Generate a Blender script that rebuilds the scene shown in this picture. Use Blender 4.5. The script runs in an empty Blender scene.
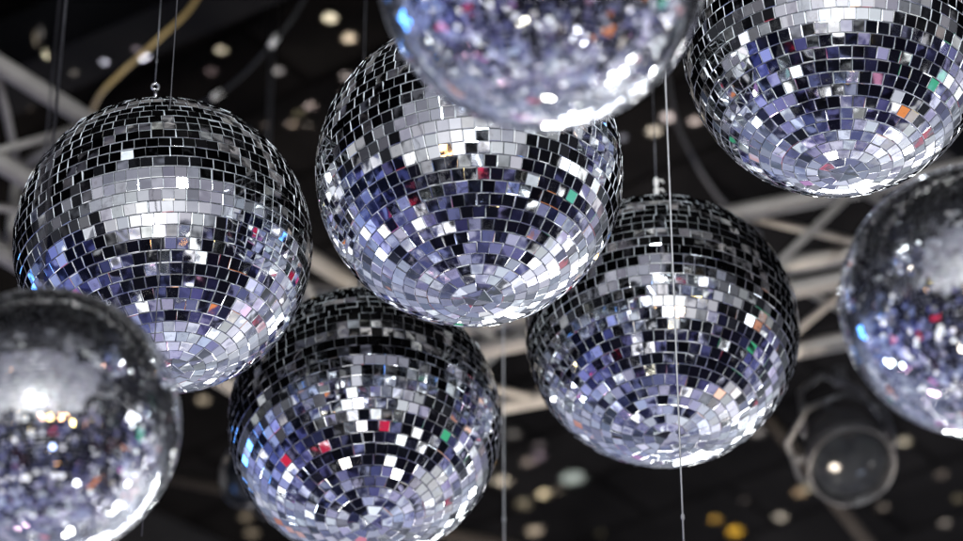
import bpy, math, random
from mathutils import Vector, Matrix

R = math.radians
sc = bpy.context.scene
col = sc.collection

# ------------------------------------------------------------------ camera
PITCH = R(35)
FPX = 3400.0                      # focal length in pixels of a 963 px wide frame
CAM = Vector((0, 0, 1.6))
FWD = Vector((0, math.cos(PITCH), math.sin(PITCH)))
UP = Vector((0, -math.sin(PITCH), math.cos(PITCH)))
RIGHT = Vector((1, 0, 0))
CEIL = 7.5

cam_data = bpy.data.cameras.new('camera')
cam = bpy.data.objects.new('camera', cam_data)
col.objects.link(cam)
cam.location = CAM
cam.rotation_euler = (R(90) + PITCH, 0, 0)
cam_data.sensor_width = 36
cam_data.lens = 36 * FPX / 963
cam_data.clip_end = 200
cam_data.dof.use_dof = True
cam_data.dof.focus_distance = 5.52
cam_data.dof.aperture_fstop = (cam_data.lens / 1000) / 0.045
cam_data.dof.aperture_blades = 0
sc.camera = cam


def at(px, py, d):
    """a surveyed direction from the tripod and a distance -> world point"""
    return CAM + FWD * d + RIGHT * ((px - 481.5) / FPX * d) + UP * (-(py - 270.5) / FPX * d)


def at_z(px, py, z):
    d = FWD + RIGHT * ((px - 481.5) / FPX) + UP * (-(py - 270.5) / FPX)
    return CAM + d * ((z - CAM.z) / d.z)


# ------------------------------------------------------------------ helpers
def tag(o, label=None, cat=None, group=None, kind=None):
    if label: o['label'] = label
    if cat: o['category'] = cat
    if group: o['group'] = group
    if kind: o['kind'] = kind
    return o


def empty(name, loc, label=None, cat=None, group=None):
    o = bpy.data.objects.new(name, None)
    o.empty_display_size = 0.05
    col.objects.link(o)
    o.location = loc
    return tag(o, label, cat, group)


class MB:
    """collects shapes, builds ONE mesh object"""
    def __init__(self):
        self.v, self.f, self.mi, self.sm = [], [], [], []

    def add(self, vs, fs, mi=0, smooth=False):
        b = len(self.v)
        self.v += [Vector(p) for p in vs]
        for f in fs:
            self.f.append([b + i for i in f]); self.mi.append(mi); self.sm.append(smooth)

    def box(self, c, s, m=None, mi=0):
        c = Vector(c); h = Vector(s) / 2
        vs = []
        for x in (-1, 1):
            for y in (-1, 1):
                for z in (-1, 1):
                    p = Vector((x * h.x, y * h.y, z * h.z))
                    if m is not None: p = m @ p
                    vs.append(c + p)
        self.add(vs, [(0, 1, 3, 2), (4, 6, 7, 5), (0, 4, 5, 1), (2, 3, 7, 6), (0, 2, 6, 4), (1, 5, 7, 3)], mi)

    def tube(self, pts, r, n=10, mi=0, caps=True, closed=False):
        pts = [Vector(p) for p in pts]
        rs = r if isinstance(r, (list, tuple)) else [r] * len(pts)
        k = len(pts)
        vs, fs = [], []
        ref = None
        for i, p in enumerate(pts):
            a = pts[(i - 1) % k] if (closed or i > 0) else p
            b = pts[(i + 1) % k] if (closed or i < k - 1) else p
            t = (b - a).normalized()
            if ref is None:
                ref = Vector((0, 0, 1)) if abs(t.z) < .9 else Vector((1, 0, 0))
            u = (ref - t * ref.dot(t)).normalized()
            ref = u
            w = t.cross(u)
            for j in range(n):
                an = 2 * math.pi * j / n
                vs.append(p + (u * math.cos(an) + w * math.sin(an)) * rs[i])
        for i in range(k if closed else k - 1):
            for j in range(n):
                i2 = (i + 1) % k
                fs.append((i * n + j, i * n + (j + 1) % n, i2 * n + (j + 1) % n, i2 * n + j))
        if caps and not closed:
            fs.append(tuple(range(n))[::-1]); fs.append(tuple((k - 1) * n + j for j in range(n)))
        self.add(vs, fs, mi, True)

    def lathe(self, prof, n=32, m=None, mi=0):
        vs, fs = [], []
        for (r, z) in prof:
            for j in range(n):
                a = 2 * math.pi * j / n
                p = Vector((r * math.cos(a), r * math.sin(a), z))
                vs.append(m @ p if m is not None else p)
        for i in range(len(prof) - 1):
            for j in range(n):
                fs.append((i * n + j, i * n + (j + 1) % n, (i + 1) * n + (j + 1) % n, (i + 1) * n + j))
        self.add(vs, fs, mi, True)

    def build(self, name, mats, parent=None):
        me = bpy.data.meshes.new(name)
        me.from_pydata([tuple(p) for p in self.v], [], self.f)
        for m in (mats if isinstance(mats, (list, tuple)) else [mats]): me.materials.append(m)
        me.polygons.foreach_set('material_index', self.mi)
        me.polygons.foreach_set('use_smooth', self.sm)
        me.update()
        o = bpy.data.objects.new(name, me)
        col.objects.link(o)
        if parent is not None: o.parent = parent
        return o


# ------------------------------------------------------------------ node helper
class NT:
    def __init__(self, tree):
        self.t = tree; self.n = tree.nodes; self.l = tree.links

    def node(self, typ, **kw):
        n = self.n.new(typ)
        for k, v in kw.items(): setattr(n, k, v)
        return n

    def put(self, sock, v):
        if hasattr(v, 'is_output'): self.l.new(v, sock)
        elif v is not None:
            if isinstance(v, (tuple, list)) and sock.type == 'RGBA' and len(v) == 3: v = (*v, 1)
            sock.default_value = v

    def m(self, op, a, b=None, c=None, clamp=False):
        n = self.node('ShaderNodeMath', operation=op, use_clamp=clamp)
        for s, v in zip(n.inputs, (a, b, c)): self.put(s, v)
        return n.outputs[0]

    def ss(self, x, lo, hi):                                  # smooth step, lo may exceed hi
        n = self.node('ShaderNodeMapRange', interpolation_type='SMOOTHSTEP', clamp=True)
        self.put(n.inputs[0], x)
        if lo < hi: vals = (lo, hi, 0., 1.)
        else: vals = (hi, lo, 1., 0.)
        for s, v in zip(list(n.inputs)[1:5], vals): s.default_value = v
        return n.outputs[0]

    def mul(self, *a):
        o = a[0]
        for b in a[1:]: o = self.m('MULTIPLY', o, b)
        return o

    def mix(self, f, a, b, mode='MIX'):
        n = self.node('ShaderNodeMix', data_type='RGBA', blend_type=mode)
        n.clamp_result = False
        self.put(n.inputs[0], f); self.put(n.inputs[6], a); self.put(n.inputs[7], b)
        return n.outputs[2]

    def ramp(self, x, stops, interp='LINEAR'):
        n = self.node('ShaderNodeValToRGB')
        cr = n.color_ramp; cr.interpolation = interp
        while len(cr.elements) < len(stops): cr.elements.new(.5)
        for e, (p, c) in zip(cr.elements, stops):
            e.position = p; e.color = (*c, 1)
        self.put(n.inputs[0], x)
        return n.outputs[0]

    def voro(self, vec, scale, rnd=1.0):
        n = self.node('ShaderNodeTexVoronoi', voronoi_dimensions='3D', feature='F1')
        self.put(n.inputs['Vector'], vec); n.inputs['Scale'].default_value = scale
        n.inputs['Randomness'].default_value = rnd
        return n

    def noise(self, vec, scale, detail=2., rough=.5):
        n = self.node('ShaderNodeTexNoise')
        self.put(n.inputs['Vector'], vec)
        n.inputs['Scale'].default_value = scale; n.inputs['Detail'].default_value = detail
        n.inputs['Roughness'].default_value = rough
        return n


def material(name):
    m = bpy.data.materials.new(name); m.use_nodes = True
    m.node_tree.nodes.clear()
    nt = NT(m.node_tree)
    out = nt.node('ShaderNodeOutputMaterial')
    p = nt.node('ShaderNodeBsdfPrincipled')
    nt.l.new(p.outputs[0], out.inputs[0])
    return m, nt, p


def simple(name, base, rough=.5, metal=0., var=.25, scale=20., spec=.5, bump=0.):
    m, nt, p = material(name)
    tc = nt.node('ShaderNodeTexCoord').outputs['Object']
    no = nt.noise(tc, scale, 4., .6)
    lo = tuple(c * (1 - var) for c in base); hi = tuple(min(1, c * (1 + var)) for c in base)
    nt.put(p.inputs['Base Color'], nt.ramp(no.outputs[0], [(.3, lo), (.7, hi)]))
    nt.put(p.inputs['Roughness'], nt.m('MULTIPLY_ADD', no.outputs[0], .25, rough - .12, clamp=True))
    p.inputs['Metallic'].default_value = metal
    p.inputs['Specular IOR Level'].default_value = spec
    if bump:
        b = nt.node('ShaderNodeBump'); b.inputs['Strength'].default_value = bump; b.inputs['Distance'].default_value = .01
        nt.put(b.inputs['Height'], no.outputs[0]); nt.put(p.inputs['Normal'], b.outputs[0])
    return m


# mirror facet: silvered glass, a little uneven, with faint smears
def mirror_material():
    m, nt, p = material('silvered_mirror_glass')
    tc = nt.node('ShaderNodeTexCoord').outputs['Object']
    at_ = nt.node('ShaderNodeAttribute', attribute_name='tile_tint', attribute_type='GEOMETRY')
    smear = nt.noise(tc, 70., 4., .65)
    smear2 = nt.noise(tc, 9., 2., .5)
    dirt = nt.ss(nt.m('MULTIPLY', smear.outputs[0], smear2.outputs[0]), .27, .42)
    base = nt.mix(nt.m('MULTIPLY', dirt, .4), at_.outputs['Color'], (.55, .54, .53))
    nt.put(p.inputs['Base Color'], base)
    nt.put(p.inputs['Roughness'], nt.m('MULTIPLY_ADD', dirt, .10, .035))
    p.inputs['Metallic'].default_value = 1.0
    b = nt.node('ShaderNodeBump'); b.inputs['Strength'].default_value = .20; b.inputs['Distance'].default_value = .0012
    warp = nt.noise(tc, 40., .6, .5)
    nt.put(b.inputs['Height'], warp.outputs[0]); nt.put(p.inputs['Normal'], b.outputs[0])
    return m


M_MIRROR = mirror_material()
M_EDGE = simple('cut_glass_edge', (.72, .76, .79), .3, .15, .2, 90.)
M_GROUT = simple('pale_grout', (.52, .56, .59), .5, .0, .25, 60.)
M_CHROME = simple('worn_chrome', (.62, .62, .64), .25, 1., .15, 30.)
M_STEEL = simple('dark_steel_wire', (.10, .10, .11), .4, .7, .3, 40.)
M_STRING = simple('pale_nylon_line', (.38, .38, .39), .35, 0., .12, 40.)
M_ALU = simple('brushed_truss_aluminium', (.27, .255, .235), .55, .35, .25, 6.)
M_BLACK = simple('black_paint', (.022, .022, .025), .38, 0., .4, 14.)
M_BLACKM = simple('black_steel', (.05, .05, .055), .3, .6, .4, 14.)
M_RIM = simple('grey_steel_rim', (.035, .036, .04), .34, .5, .3, 14.)
M_CABLE_TAN = simple('tan_rubber_cable', (.44, .31, .12), .45, 0., .2, 10.)
M_CABLE_BLK = simple('black_rubber_cable', (.012, .012, .013), .6, 0., .3, 10., spec=.25)
M_BEAD = simple('pale_plastic_clip', (.75, .74, .70), .4, 0., .1, 10.)
M_BEAM = simple('charcoal_painted_beam', (.006, .006, .0065), .8, 0., .4, 3., spec=.05)


def lens_material():
    m, nt, p = material('dark_lens_glass')
    tc = nt.node('ShaderNodeTexCoord').outputs['Object']
    no = nt.noise(tc, 25., 3., .5)
    nt.put(p.inputs['Base Color'], nt.ramp(no.outputs[0], [(.3, (.006, .007, .009)), (.7, (.015, .017, .02))]))
    p.inputs['Roughness'].default_value = .12
    p.inputs['Coat Weight'].default_value = .06; p.inputs['Specular IOR Level'].default_value = .12; p.inputs['Coat Roughness'].default_value = .04
    return m


M_LENS = lens_material()


def ceiling_material():
    m, nt, p = material('black_ceiling_board')
    tc = nt.node('ShaderNodeTexCoord').outputs['Object']
    br = nt.node('ShaderNodeTexBrick')
    mp = nt.node('ShaderNodeMapping'); mp.inputs['Rotation'].default_value = (0, 0, R(38))
    nt.put(mp.inputs[0], tc); nt.put(br.inputs['Vector'], mp.outputs[0])
    br.inputs['Scale'].default_value = .8
    br.inputs['Mortar Size'].default_value = .012
    br.inputs['Color1'].default_value = (.0028, .0028, .003, 1)
    br.inputs['Color2'].default_value = (.0042, .0042, .0044, 1)
    br.inputs['Mortar'].default_value = (.0016, .0016, .0017, 1)
    no = nt.noise(tc, 2.2, 6., .65)
    c = nt.mix(1., br.outputs[0], nt.ramp(no.outputs[0], [(.25, (.35, .34, .34)), (.75, (1.5, 1.4, 1.3))]), 'MULTIPLY')
    nt.put(p.inputs['Base Color'], c)
    p.inputs['Roughness'].default_value = .9
    p.inputs['Specular IOR Level'].default_value = .0
    return m


# ------------------------------------------------------------------ mirror ball
BR = 0.25
TILE = 0.0200


def core_mesh():
    mb = MB()
    prof = [(max(1e-4, math.cos(a)) * (BR - .0026), math.sin(a) * (BR - .0026)) for a in [R(-90 + 180 * i / 48) for i in range(49)]]
    mb.lathe(prof, 72)
    return mb


def tile_mesh(seed, size=TILE):
    """about 1,700 cut mirror facets, each a bevelled slab with its own small tilt"""
    rnd = random.Random(seed)
    vs, fs, mi, tint = [], [], [], []
    rows = int(round(math.pi * BR / size))
    step = math.pi / rows
    for k in range(rows):
        lat = -math.pi / 2 + (k + .5) * step
        n = max(4, int(round(2 * math.pi * BR * math.cos(lat) / size)))
        ph = rnd.random() * 2 * math.pi
        dl = 2 * math.pi / n
        rowtilt = rnd.gauss(0, R(.35))
        for j in range(n):
            lon = ph + (j + rnd.uniform(-.03, .03)) * dl
            nrm = Vector((math.cos(lat) * math.cos(lon), math.cos(lat) * math.sin(lon), math.sin(lat)))
            e = Vector((-math.sin(lon), math.cos(lon), 0))
            u = nrm.cross(e)
            odd = rnd.random()
            if rnd.random() < .0022: continue                           # a lost tile
            s = (R(1.0) if odd < .88 else R(2.6) if odd < .985 else R(6)) * (1 if size == TILE else .85)
            q = Matrix.Rotation(rowtilt + rnd.gauss(0, s), 3, e) @ Matrix.Rotation(rnd.gauss(0, s), 3, u) @ Matrix.Rotation(rnd.gauss(0, R(1.1)), 3, nrm)
            e, u, nn = q @ e, q @ u, q @ nrm
            gap = .962 + rnd.uniform(-.02, .012)
            hh = BR * math.tan(step / 2) * gap
            wb = BR * max(.0, math.cos(lat - step / 2)) * math.tan(min(dl / 2, R(44))) * gap
            wt = BR * max(.0, math.cos(lat + step / 2)) * math.tan(min(dl / 2, R(44))) * gap
            wb, wt = max(wb, .0012), max(wt, .0012)
            c = nrm * (BR + rnd.uniform(-.0003, .0003))
            k_ = size / TILE
            bev, bt, th = .0007 * k_, .00022 * k_, .0020
            b = len(vs)
            for (x, y, z) in ((-wb, -hh, -th), (wb, -hh, -th), (wt, hh, -th), (-wt, hh, -th),
                              (-wb, -hh, -bt), (wb, -hh, -bt), (wt, hh, -bt), (-wt, hh, -bt),
                              (-max(wb - bev, .0004), -hh + bev, 0), (max(wb - bev, .0004), -hh + bev, 0),
                              (max(wt - bev, .0004), hh - bev, 0), (-max(wt - bev, .0004), hh - bev, 0)):
                vs.append(tuple(c + e * x + u * y + nn * z))
            g = .88 + rnd.uniform(-.10, .06)
            t = (g + rnd.uniform(-.05, .0), g + rnd.uniform(-.02, .02), min(1, g + rnd.uniform(-.005, .045)), 1)
            if odd > .985: t = (.42, .41, .42, 1)                       # a tile whose silver has gone dull
            for a in range(4):
                a2 = (a + 1) % 4
                fs.append((b + a, b + a2, b + 4 + a2, b + 4 + a)); mi.append(1); tint.append(t)
            for a in range(4):
                a2 = (a + 1) % 4
                fs.append((b + 4 + a, b + 4 + a2, b + 8 + a2, b + 8 + a)); mi.append(0); tint.append(t)
            fs.append((b + 8, b + 9, b + 10, b + 11)); mi.append(0); tint.append(t)
    me = bpy.data.meshes.new('mirror_tiles')
    me.from_pydata(vs, [], fs)
    me.materials.append(M_MIRROR); me.materials.append(M_EDGE)
    me.polygons.foreach_set('material_index', mi)
    a = me.attributes.new('tile_tint', 'FLOAT_COLOR', 'FACE')
    a.data.foreach_set('color', [x for t in tint for x in t])
    me.update()
    return me


def ring_points(c, r, ax1, ax2, n=20):
    return [Vector(c) + Vector(ax1) * math.cos(2 * math.pi * i / n) * r + Vector(ax2) * math.sin(2 * math.pi * i / n) * r for i in range(n)]


BALL_GROUP = 'mirror balls hanging below the black ceiling'
STEM = .080


def make_ball():
    root = empty('mirror_ball', (0, 0, 0))
    core_mesh().build('ball_core', M_GROUT, root)
    o = bpy.data.objects.new('mirror_tiles', tile_mesh(1)); col.objects.link(o); o.parent = root
    cap = MB()
    cap.lathe([(.0002, BR + .010), (.012, BR + .010), (.030, BR + .006), (.034, BR + .002), (.034, BR - .004)], 32)
    cap.lathe([(.0001, BR + STEM - .006), (.0035, BR + STEM - .008), (.0035, BR + STEM - .02), (.0028, BR + STEM - .022), (.0028, BR + .008)], 16)
    capo = cap.build('hanger_cap', M_CHROME, root)
    rg = MB(); rg.tube(ring_points((0, 0, BR + STEM), .0065, (1, 0, 0), (0, 0, 1)), .0018, 10, closed=True)
    rg.build('eyelet_ring', M_CHROME, capo)
    return root


def copy_tree(o, parent=None):
    c = o.copy(); col.objects.link(c); c.parent = parent
    for ch in [x for x in bpy.data.objects if x.parent == o]: copy_tree(ch, c)
    return c


# outline centre and radius in the photograph, distance, image offset of the bottom pole (share of the radius), spin
BALLS = [
    (163, 246, 149, None, (.04, -.835), 10, 'sharp mirror ball at far left with a bare wire and eyelet above its top'),
    (469.5, 173, 154, None, (.05, -.80), 77, 'sharp mirror ball in the centre, partly hidden by the blurred ball above it'),
    (541, -33, 165, 4.25, (.02, -.80), 133, 'blurred pale mirror ball at the top edge with white glare along its bottom'),
    (835, 46, 152, None, (.06, -.82), 201, 'sharp mirror ball in the upper right corner above the truss'),
    (662, 331, 137, None, (.03, -.765), 266, 'mirror ball right of centre crossed by a pale vertical line'),
    (365, 424, 137, None, (.04, -.70), 320, 'mirror ball at the bottom centre below the central ball, dark upper half'),
    (45, 423, 136, 4.40, (.03, -.80), 35, 'blurred mirror ball in the lower left corner in front of a sharp one'),
    (976, 301, 137, 4.50, (-.03, -.80), 160, 'blurred mirror ball cut off by the right edge of the photo'),
]
proto = make_ball()
ball_top = []
for i, (px, py, rp, d, pole, spin, label) in enumerate(BALLS):
    o = proto if i == 0 else copy_tree(proto)
    if d is None: d = FPX * BR / rp
    rad = rp * d / FPX
    c = at(px, py, d)
    tocam = (CAM - c).normalized()
    rx = RIGHT - tocam * RIGHT.dot(tocam); rx.normalize()
    uy = tocam.cross(rx)
    down = rx * pole[0] + uy * pole[1] + tocam * math.sqrt(max(0, 1 - pole[0] ** 2 - pole[1] ** 2))
    rot = Vector((0, 0, -1)).rotation_difference(down).to_matrix() @ Matrix.Rotation(R(spin), 3, 'Z')
    o.matrix_world = Matrix.LocRotScale(c, rot.to_quaternion(), Vector((rad / BR,) * 3))
    tag(o, label, 'mirror ball', BALL_GROUP)
    for ch in [x for x in bpy.data.objects if x.parent == o]:
        if ch.name.startswith('mirror_tiles') and i > 0: ch.data = tile_mesh(11 + i, TILE if d > 5 else TILE * .44)
    ball_top.append(c - down * (BR + STEM + .006) * (rad / BR))

# ------------------------------------------------------------------ wires and lines
WG = 'wires and lines hanging from the ceiling'


def wire(p, r, m, label, z0=None, z1=CEIL, lean=(0, 0), n=8, knots=()):
    """a taut line through p; z0 its lower end (p itself if None)"""
    lo = Vector((p.x, p.y, p.z if z0 is None else z0)); hi = Vector((p.x + lean[0], p.y + lean[1], z1))
    mb = MB()
    mb.tube([lo.lerp(hi, t / 12) for t in range(13)], r, n)
    for z in knots:
        k = lo.lerp(hi, (z - lo.z) / (hi.z - lo.z))
        mb.tube([k - Vector((0, 0, .006)), k - Vector((0, 0, .003)), k + Vector((0, 0, .003)), k + Vector((0, 0, .006))], [r * 1.2, r * 2.2, r * 2.2, r * 1.2], n)
    o = mb.build('hanging_wire', m)
    return tag(o, label, 'wire', WG)


wl = ['thin dark wire rising from the eyelet of the far left mirror ball',
      'thin wire holding the central mirror ball from behind the blurred one',
      'thin wire holding the blurred ball at the top edge',
      'thin wire holding the upper right mirror ball',
      'thin wire ending at the clips above the ball right of centre',
      'thin wire holding the bottom centre mirror ball behind the central ball',
      'dark blurred wire holding the lower left ball, just right of the leftmost wire',
      'thin wire holding the blurred ball at the right edge']
for i, p in enumerate(ball_top):
    wire(p, .0011 if i != 6 else .0022, M_STEEL, wl[i], knots=(p.z + .05,) if i == 0 else ())
wire(at(54, 60, 4.5), .0014, M_STEEL, 'leftmost dark blurred wire, running down to the lower left ball', z0=at(47, 292, 4.42).z)
wire(at(152, 380, 5.3), .0010, M_STEEL, 'fine line passing in front of the far left mirror ball', z0=at(143, 600, 5.3).z)
wire(at(682, 500, 5.4), .0015, M_STRING, 'pale line crossing in front of the ball right of centre', z0=at(684, 640, 5.4).z, knots=(at(684, 524, 5.4).z,))
wire(at(504, 500, 6.75), .0015, M_STRING, 'pale line beside the right edge of the bottom centre ball', z0=at(503, 640, 6.75).z, knots=(at(504, 527, 6.75).z,))

for k, (py, lab) in enumerate(((176, 'upper small pale clip on the wire above the ball right of centre'), (190, 'lower small pale clip on the wire above the ball right of centre'))):
    p = ball_top[4].copy()
    q = at(655, py, (p - CAM).dot(FWD))
    mb = MB()
    c = Vector((p.x, p.y, q.z))
    mb.tube([c - Vector((0, 0, .011)), c - Vector((0, 0, .006)), c + Vector((0, 0, .006)), c + Vector((0, 0, .011))], [.0025, .005, .005, .0025], 12)
    mb.tube([c + Vector((.004, 0, .004)), c + Vector((.011, -.002, .004)), c + Vector((.014, -.002, -.002))], .002, 8)
    tag(mb.build('wire_clip', M_BEAD), lab, 'clip', 'clips on a wire')


# ------------------------------------------------------------------ cables
def spline(pts, n=10):
    pts = [Vector(p) for p in pts]
    P = [pts[0] * 2 - pts[1]] + pts + [pts[-1] * 2 - pts[-2]]
    out = []
    for i in range(1, len(P) - 2):
        for k in range(n):
            t = k / n
            a, b, c, d = P[i - 1], P[i], P[i + 1], P[i + 2]
            out.append(.5 * ((2 * b) + (c - a) * t + (2 * a - 5 * b + 4 * c - d) * t * t + (3 * b - a - 3 * c + d) * t ** 3))
    out.append(pts[-1])
    return out


mb = MB()
mb.tube(spline([at(228, -70, 8.8), at(196, 0, 8.7), at(160, 38, 8.6), at(120, 74, 8.55), at(98, 98, 8.6), at(92, 122, 8.75), at(104, 160, 8.9)]), .006, 10)
tag(mb.build('power_cable', M_CABLE_TAN), 'tan cable sagging from the ceiling above the far left ball', 'cable')

mb = MB()
fp = spline([at(330, -60, 8.4), at(303, 0, 8.5), at(290, 22, 8.5), at(273, 42, 8.5), at(246, 72, 8.6), at(216, 96, 8.7), at(180, 112, 8.9)])
mb.tube(fp, .0042, 10)
lt = mb.build('string_cable', M_CABLE_BLK)
tag(lt, 'black drooping cable with two pale clips on it, left of the centre', 'cable')
for (a, b, c) in (((278, 36), (270, 47), 8.5), ((222, 92), (212, 98), 8.7)):
    m2 = MB(); m2.tube([at(*a, c), at(*b, c)], .008, 12)
    m2.build('clip', M_BEAD, lt)
mb = MB()
mb.tube(spline([at(664, 60, 9.0), at(676, 120, 9.0), at(690, 152, 9.0), at(706, 180, 9.1), at(728, 208, 9.2), at(760, 236, 9.3)]), .006, 10)
tag(mb.build('power_cable', simple('grey_rubber_cable', (.022, .022, .025), .6, 0., .2, 10., spec=.25)), 'grey cable drooping between the top ball and the right truss', 'cable')


# ------------------------------------------------------------------ trusses
def truss(a, b, s, label, joint=.5, name='lighting_truss'):
    """square box truss from a to b"""
    a, b = Vector(a), Vector(b)
    ax = (b - a); L = ax.length; ax.normalize()
    side = ax.cross(Vector((0, 0, 1))).normalized()
    up = side.cross(ax)
    root = empty(name, a, label, 'truss', 'aluminium box trusses below the ceiling')
    corners = [(-1, -1), (1, -1), (1, 1), (-1, 1)]
    off = [side * (x * s / 2) + up * (y * s / 2) for x, y in corners]
    for o_ in off:
        mb = MB(); mb.tube([o_, o_ + ax * L], .0235, 14)
        mb.build('chord', M_ALU, root)
    n = max(2, int(L / (s * 1.05)))
    for f in range(4):
        o1, o2 = off[f], off[(f + 1) % 4]
        mb = MB()
        for k in range(n):
            t0, t1 = L * k / n, L * (k + 1) / n
            if k % 2: o1, o2 = off[(f + 1) % 4], off[f]
            else: o1, o2 = off[f], off[(f + 1) % 4]
            mb.tube([o1 + ax * t0, o2 + ax * t1], .0105, 8)
        mb.build('lacing', M_ALU, root)
    for t in [x * L for x in (0.02, .5, .98)]:
        mb = MB()
        for f in range(4):
            mb.tube([off[f] + ax * t, off[(f + 1) % 4] + ax * t], .014, 8)
        mb.build('end_frame', M_ALU, root)
    for t in (.12 * L, .88 * L):
        top = (off[2] + off[3]) / 2 + ax * t
        mb = MB(); mb.tube([top, Vector((top.x, top.y, CEIL - a.z))], .006, 8)
        mb.build('drop_rod', M_STEEL, root)
    return root


ZT = 6.45
truss(at_z(-260, 5, ZT), at_z(322, 352, ZT), .27, 'pale aluminium box truss slanting down behind the two left mirror balls')
truss(at_z(300, 372, ZT), at_z(1240, 190, ZT), .26, 'pale aluminium box truss crossing behind the balls right of centre')


truss((-5.5, 3.4, 6.75), (5.5, 4.3, 6.75), .27, 'added out-of-view aluminium box truss high over the balls, mirrored in their upper facets, nearer the viewer')  # added out of view so the dark upper facets have something to reflect
truss((-5.0, 5.6, 6.9), (5.2, 4.9, 6.9), .27, 'added out-of-view aluminium box truss high over the balls, mirrored in their top facets, farther back')  # second unseen truss, added to break up the top reflections

# ------------------------------------------------------------------ stage lights
def stage_light(loc, direction, size, label, pipe_a, pipe_b, pipe_label):
    root = empty('stage_spotlight', loc, label, 'spotlight', 'stage spotlights under the ceiling')
    d = Vector(direction).normalized()
    q = Vector((0, 0, 1)).rotation_difference(d).to_matrix()
    S = size
    h = MB()
    h.lathe([(.0001, -1.35 * S), (.30 * S, -1.33 * S), (.52 * S, -1.2 * S), (.66 * S, -.9 * S), (.70 * S, -.5 * S), (.74 * S, -.45 * S), (.78 * S, 0), (.72 * S, .0), (.70 * S, -.10 * S)], 40, q)
    h.build('housing', M_BLACK, root)
    le = MB()
    le.lathe([(.70 * S, -.10 * S), (.60 * S, -.02 * S), (.45 * S, .05 * S), (.25 * S, .10 * S), (.08 * S, .12 * S), (.0001, .122 * S)], 40, q)
    le.build('lens', M_LENS, root)
    fr = MB()
    oc = [q @ Vector((math.cos(R(22.5 + 45 * k)) * .98 * S, math.sin(R(22.5 + 45 * k)) * .98 * S, -.85 * S)) for k in range(8)]
    n = 8
    fr.tube(oc, .055 * S, 8, closed=True)
    fr.build('colour_frame', M_RIM, root)
    rr = MB(); rr.tube([q @ Vector((math.cos(R(10 * k)) * .76 * S, math.sin(R(10 * k)) * .76 * S, 0)) for k in range(36)], .04 * S, 8, closed=True)
    rr.build('front_rim', M_RIM, root)
    for k in (0, 3, 5):
        a = R(45 * k)
        cl = MB()
        cl.box(q @ Vector((math.cos(a) * .85 * S, math.sin(a) * .80 * S, -.80 * S)), (.18 * S, .12 * S, .10 * S), q @ Matrix.Rotation(a, 3, 'Z'))
        cl.build('frame_clip', M_RIM, root)
    yk = MB()
    sx = q @ Vector((1, 0, 0))
    top = Vector((0, 0, 1.45 * S))
    back = q @ Vector((0, 0, -.55 * S))
    yk.tube([back + sx * .82 * S, back + sx * .86 * S + Vector((0, 0, .9 * S)), back + top + sx * .4 * S, back + top - sx * .4 * S, back - sx * .86 * S + Vector((0, 0, .9 * S)), back - sx * .82 * S], .05 * S, 8)
    yk.build('yoke', M_BLACKM, root)
    cp = MB()
    cp.box(back + top + Vector((0, 0, .12 * S)), (.22 * S, .22 * S, .3 * S))
    cp.build('clamp', M_BLACKM, root)
    pb = MB(); pb.tube([pipe_a, pipe_b], .022, 14)
    po = pb.build('lighting_pipe', simple('brown_black_pipe', (.010, .009, .0085), .8, .0, .3, 5., spec=.03))
    tag(po, pipe_label, 'pipe', 'dark pipes under the ceiling')
    return root


P1 = at(852, 466, 8.3)
stage_light(P1, (.12, -.5, -.9), .140, 'blurred round spotlight with an octagonal frame at lower right',
            at(700, 330, 8.9), at(930, 620, 8.9), 'dark slanting pipe behind the lower right spotlight')
P2 = at(243, 474, 8.6)
stage_light(P2, (-.75, -.75, -.35), .105, 'dark half hidden spotlight behind the bottom centre ball',
            at(140, 470, 8.95), at(520, 548, 8.95), 'dark slanting pipe behind the bottom centre ball')

# ------------------------------------------------------------------ ceiling
mb = MB()
mb.box((0, 6.9, CEIL + .1), (18, 11.8, .2))
ce = mb.build('ceiling', ceiling_material()); ce['kind'] = 'structure'
for i, (a, b) in enumerate((((-60, 70), (260, -70)), ((600, -120), (1300, 380)), ((-300, 330), (420, 640)))):
    p, q2 = at_z(*a, CEIL), at_z(*b, CEIL)
    v = (q2 - p); L = v.length
    rm = Matrix.Rotation(math.atan2(v.y, v.x), 3, 'Z')
    mb = MB(); mb.box((p + q2) / 2 - Vector((0, 0, .10)), (L + 2, .16, .197), rm)
    o = mb.build('ceiling_beam', M_BEAM); o['kind'] = 'structure'

# ------------------------------------------------------------------ lamps
def lamp(name, typ, loc, target, energy, color=(1, 1, 1), **kw):
    ld = bpy.data.lights.new(name, typ)
    ld.energy = energy; ld.color = color
    for k, v in kw.items(): setattr(ld, k, v)
    o = bpy.data.objects.new(name, ld); col.objects.link(o)
    o.location = loc
    o.rotation_euler = (Vector(target) - Vector(loc)).to_track_quat('-Z', 'Y').to_euler()
    return o


CEN = (0, 4.8, 4.9)
def area(name, loc, sx, sy, radiance, color):
    lamp(name, 'AREA', loc, CEN, radiance * math.pi * sx * sy, color, shape='RECTANGLE', size=sx, size_y=sy)

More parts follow.
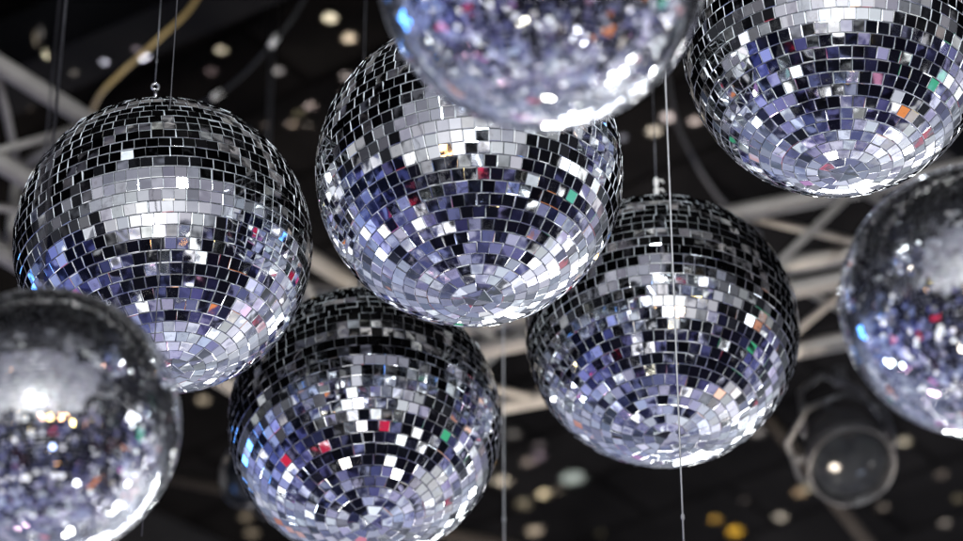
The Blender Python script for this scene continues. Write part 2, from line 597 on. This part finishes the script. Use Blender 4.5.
area('key_lamp', (-.5, -6.8, 1.0), 2.6, 1.5, 3.2, (1, .97, 1))
area('stage_wash_lamp', (4.5, 18, 5.3), 6.5, 1.3, 7.0, (.96, .97, 1))
area('stage_beam_lamp', (9.6, 18.5, 5.9), 1.5, 1.2, 50., (1, 1, 1))
area('stage_centre_lamp', (1.4, 19, 5.5), 1.4, 1.0, 40., (1, 1, 1))
area('blue_wash_lamp', (-10.5, 12.0, 6.0), 2.0, 1.6, 7., (.10, .34, 1))
area('added_glare_lamp', (2.4, 6.4, 2.5), 2.2, 1.5, .6, (.97, .97, 1))  # added unseen area light, whitens the lower right of the balls
lamp('added_glare_spot', 'SPOT', (2.4, 6.0, 2.6), at(565, 10, 4.15), 1100, (1, .99, 1), spot_size=R(10), spot_blend=.4, shadow_soft_size=1.7)  # added spot aimed at the top ball, imitates lens flare on its edge
lamp('added_glare_spot', 'SPOT', (1.0, 8.2, 3.7), at(541, 0, 4.2), 1100, (1, .99, 1), spot_size=R(9), spot_blend=.4, shadow_soft_size=1.6)  # second added spot, widens that glare band
area('side_lamp', (10.5, 2.5, 4.2), 1.6, 1.2, 5., (.9, .94, 1))
# small coloured stage lamps whose glints land on single facets
rl = random.Random(5)
for (x, y, z, s, rad, c) in [(-4.2, 4.8, 2.3, .55, .75, (.9, .03, .08)), (-3.0, 2.9, 1.4, .5, .6, (.85, .03, .1)), (2.2, -3.6, -1.4, .4, 2.2, (1, .5, .2)), (4.8, 4.5, 3.6, .7, .7, (.1, .7, .35)),
                             (5.5, 7.5, 1.0, .5, 22, (1, 1, 1)), (-5.5, 8.2, 1.4, .5, 18, (.8, .9, 1)),
                             (.6, 9.5, -.6, .45, 22, (1, .96, .9)), (-2.2, 8.0, -1.0, .4, 16, (1, .6, .8)), (3.0, 3.8, -2.2, .4, 14, (.9, .9, 1)),
                             (-1.6, 1.8, -2.6, .45, 11, (1, .92, .75)), (1.2, -1.2, -2.8, .35, 9, (.5, .6, 1))]:
    area('coloured_lamp', (x, y, z), s, s, rad, c)
for _ in range(9):
    area('added_glint_lamp', (rl.uniform(-5.5, 5.5), rl.uniform(-7.5, -4.5), rl.uniform(-2.6, .2)), .22, .22, 26, (1, rl.uniform(.42, .75), rl.uniform(.12, .4)))  # added warm lamps at random spots, for gold glints in the balls
# added warm spot behind the balls, brightens the trusses
lamp('added_truss_fill', 'SPOT', (0.5, 7.0, 3.4), (0.4, 9.2, 6.5), 1600, (1, .87, .72), spot_size=R(84), spot_blend=.6, shadow_soft_size=.3)

lamp('added_ceiling_fill', 'SPOT', (2.6, 8.0, 3.0), at_z(800, 420, CEIL), 1700, (.62, .74, 1), spot_size=R(60), spot_blend=1., shadow_soft_size=.4)  # added blue spot, lifts the lower right ceiling like haze
lamp('added_overhead_fill', 'SPOT', (0.2, 1.6, 5.6), (0.0, 5.0, 6.9), 600, (.92, .96, 1), spot_size=R(95), spot_blend=.4, shadow_soft_size=.2)  # added unseen spot, brightens the overhead trusses and ball tops
# ceiling flecks: added narrow spots stand in for light thrown by the balls
FLECKS = [(330, 18, 14, (1, .92, .68), 1.), (349, 38, 13, (1, .84, .62), .75), (221, 50, 11, (1, .92, .68), .75), (278, 71, 11, (.9, .88, .86), .32),
          (310, 106, 11, (1, .84, .76), .38), (346, 77, 12, (1, .88, .8), .42), (201, 16, 4, (.8, .9, 1), .8), (293, 124, 9, (1, .8, .6), .25),
          (140, 20, 14, (.95, .93, 1), .6), (128, 57, 11, (1, .95, .86), .65), (52, 17, 8, (1, .9, .6), .4),
          (668, 117, 14, (1, .9, .85), .9), (654, 131, 14, (1, .92, .74), .9), (695, 121, 12, (1, .86, .78), .6), (622, 138, 9, (.8, .85, 1), .3),
          (573, 478, 24, (.8, .95, .88), .34), (544, 494, 13, (1, .86, .55), .9), (502, 481, 17, (1, .9, .7), .4), (524, 504, 16, (1, .88, .6), .28),
          (534, 531, 14, (1, .85, .62), .5), (528, 462, 13, (1, .84, .72), .2), (539, 446, 11, (1, .88, .9), .14),
          (780, 517, 13, (1, .93, .76), .4), (800, 492, 14, (1, .72, .42), .3), (735, 531, 15, (1, .58, .05), .8), (715, 519, 11, (1, .6, .1), .4),
          (757, 432, 14, (1, .95, .9), .3), (203, 400, 12, (1, .86, .62), .5), (246, 517, 12, (1, .85, .6), .22), (252, 533, 13, (1, .85, .6), .2),
          (725, 14, 10, (1, .9, .8), .3), (905, 441, 12, (1, .93, .7), .6), (400, 100, 10, (1, .8, .5), .3), (110, 10, 9, (.9, .9, 1), .2)]
rf = random.Random(21)
for _ in range(22):
    FLECKS.append((rf.uniform(480, 960), rf.uniform(380, 540), rf.uniform(5, 13), (1, rf.uniform(.75, .97), rf.uniform(.55, 1)), rf.uniform(.05, .22)))
for _ in range(16):
    FLECKS.append((rf.uniform(0, 420), rf.uniform(0, 130), rf.uniform(5, 12), (1, rf.uniform(.75, .95), rf.uniform(.55, .9)), rf.uniform(.04, .16)))
for (px, py, s, c, b) in FLECKS:
    t = at_z(px, py, CEIL)
    dist = (t - CAM).length
    rad = s * .62 / FPX * dist
    src = t + Vector((rl.uniform(-.25, .25), -.15 + rl.uniform(-.3, .1), -1.1))
    d = (t - src).length
    lamp('fleck_beam', 'SPOT', src, t, 22000 * b, c, spot_size=max(R(1), 2 * math.atan(rad / d)), spot_blend=.9, shadow_soft_size=0.0)

# ------------------------------------------------------------------ surroundings of the venue (what the mirrors see)
w = bpy.data.worlds.new('World'); sc.world = w; w.use_nodes = True
w.node_tree.nodes.clear()
nt = NT(w.node_tree)
wo = nt.node('ShaderNodeOutputWorld'); bg = nt.node('ShaderNodeBackground')
nt.l.new(bg.outputs[0], wo.inputs[0])
g = nt.node('ShaderNodeTexCoord').outputs['Generated']
sep = nt.node('ShaderNodeSeparateXYZ'); nt.put(sep.inputs[0], g)
X, Y, Z = sep.outputs

# crowd, bar and floor lights: patches of many sizes
v1 = nt.voro(g, 4.2); v2 = nt.voro(g, 9.0); v3 = nt.voro(g, 21.0)
s1 = nt.node('ShaderNodeSeparateColor'); nt.put(s1.inputs[0], v1.outputs['Color'])
s2 = nt.node('ShaderNodeSeparateColor'); nt.put(s2.inputs[0], v2.outputs['Color'])
s3 = nt.node('ShaderNodeSeparateColor'); nt.put(s3.inputs[0], v3.outputs['Color'])
lowf = nt.noise(g, 2.3, 2., .5)
val = nt.m('ADD', nt.m('ADD', nt.mul(s1.outputs[0], .22), nt.mul(s2.outputs[0], .40)), nt.mul(s3.outputs[0], .38))
val = nt.m('ADD', val, nt.m('MULTIPLY_ADD', lowf.outputs[0], .5, -.25))
away = nt.ss(Y, -.45, .8)
val = nt.m('ADD', val, nt.m('MULTIPLY_ADD', away, .32, -.18))
crowd = nt.ramp(val, [(.0, (.003, .003, .004)), (.41, (.007, .007, .012)), (.47, (.026, .027, .065)), (.53, (.10, .105, .22)),
                      (.60, (.22, .22, .34)), (.68, (.37, .375, .46)), (.80, (.56, .57, .62)), (.98, (1.1, 1.1, 1.12))])
hn = nt.noise(nt.node('ShaderNodeTexCoord').outputs['Generated'], 1.9, 2., .5)
hue = nt.ramp(hn.outputs[0], [(.30, (.80, .86, 1.12)), (.40, (.98, .98, 1.04)), (.48, (.90, .82, 1.12)), (.56, (.92, .98, 1.02)), (.64, (.82, .82, 1.16)), (.72, (.78, .88, 1.16))])
crowd = nt.mix(1., crowd, hue, 'MULTIPLY')
crowd = nt.mix(nt.m('MULTIPLY', nt.ss(X, -.55, -.92), .5), crowd, nt.mix(1., crowd, (.35, .62, 1.35), 'MULTIPLY'))
# rare coloured and white patches
hot = nt.ss(s2.outputs[1], .974, .98)
hotc = nt.ramp(s2.outputs[2], [(0., (.75, .03, .09)), (.2, (.9, .30, .10)), (.36, (.75, .25, .7)), (.55, (1.0, .9, .72)), (.75, (1.5, 1.5, 1.5)), (.93, (.12, .75, .42))], 'CONSTANT')
crowd = nt.mix(nt.m('MULTIPLY', hot, .9), crowd, hotc)
hot3 = nt.ss(s3.outputs[1], .962, .97)
crowd = nt.mix(hot3, crowd, (1.7, 1.7, 1.8))
# upper limit of the crowd depends on where one looks: lower towards the room behind the camera
lim = nt.m('ADD', Z, nt.m('MULTIPLY', nt.ss(Y, .1, -.5), .30))
Mc = nt.ss(lim, .20, -.02)
# haze of stage light low on the far side
band = nt.mul(nt.ss(Y, .25, .85), nt.ss(Z, .36, .05), nt.ss(Z, -.92, -.38))
hz = nt.noise(g, 9., 3., .6)
hazec = nt.mix(nt.ss(X, -.35, .45), (.30, .35, .50), (.55, .58, .64))
haze = nt.mix(1., hazec, nt.ramp(hz.outputs[0], [(.3, (.22, .22, .25)), (.7, (1.3, 1.3, 1.3))]), 'MULTIPLY')
# the big pale window wall behind the camera
ny = nt.m('MAXIMUM', nt.m('MULTIPLY', Y, -1.), .02)
U = nt.m('DIVIDE', X, ny); W = nt.m('DIVIDE', Z, ny)
wnz = nt.noise(g, 6.0, 2., .6)
behind = nt.ss(Y, -.05, -.12)
aU = nt.m('ABSOLUTE', nt.m('ADD', U, .08))
Mw = nt.mul(behind, nt.ss(nt.m('SUBTRACT', aU, nt.m('MULTIPLY', W, .32)), 1.06, .98), nt.ss(W, .62, .58), nt.ss(nt.m('MULTIPLY_ADD', wnz.outputs[0], .9, nt.m('SUBTRACT', W, .45)), -.55, -.38))
bars = nt.m('MAXIMUM', nt.ss(nt.m('ABSOLUTE', nt.m('SUBTRACT', nt.m('FRACT', nt.m('MULTIPLY', U, 1.25)), .5)), .455, .47),
            nt.ss(nt.m('ABSOLUTE', nt.m('SUBTRACT', W, .17)), .03, .02))
wn = nt.noise(g, 5., 3., .55)
winc = nt.ramp(nt.m('ADD', nt.m('MULTIPLY', W, -.55), wn.outputs[0]), [(.2, (.20, .20, .25)), (.45, (.40, .40, .46)), (.75, (.60, .60, .65))])
winc = nt.mix(nt.m('MULTIPLY', bars, .55), winc, (.12, .11, .15))
gu = nt.m('SUBTRACT', U, -.02); gw = nt.m('SUBTRACT', W, -.28)
gl = nt.m('ADD', nt.m('MULTIPLY', nt.m('MULTIPLY', gu, gu), 13.), nt.m('MULTIPLY', nt.m('MULTIPLY', gw, gw), 16.))
winc = nt.mix(nt.m('EXPONENT', nt.m('MULTIPLY', gl, -1.)), winc, (1.9, 1.88, 1.9))
# faint structure up high and at the sides
up_n = nt.voro(g, 9.0)
su = nt.node('ShaderNodeSeparateColor'); nt.put(su.inputs[0], up_n.outputs['Color'])
dark = nt.ramp(su.outputs[0], [(.0, (.003, .003, .004)), (.5, (.012, .012, .015)), (.72, (.05, .05, .06)), (.86, (.16, .16, .18)), (1., (.5, .5, .52))])
c = nt.mix(Mc, dark, crowd)
c = nt.mix(nt.m('MULTIPLY', band, .52), c, haze)
c = nt.mix(Mw, c, winc)
nt.put(bg.inputs[0], c)
bg.inputs[1].default_value = 1.15
try:
    w.cycles.sampling_method = 'MANUAL'; w.cycles.sample_map_resolution = 1024
except Exception: pass

# ------------------------------------------------------------------ render settings
sc.view_settings.view_transform = 'Standard'
sc.view_settings.look = 'None'
sc.view_settings.exposure = 0
sc.render.engine = 'CYCLES'
sc.cycles.use_denoising = True
sc.cycles.max_bounces = 8
sc.cycles.glossy_bounces = 6
sc.cycles.diffuse_bounces = 2
sc.cycles.caustics_reflective = False
sc.cycles.caustics_refractive = False
sc.cycles.sample_clamp_indirect = 12
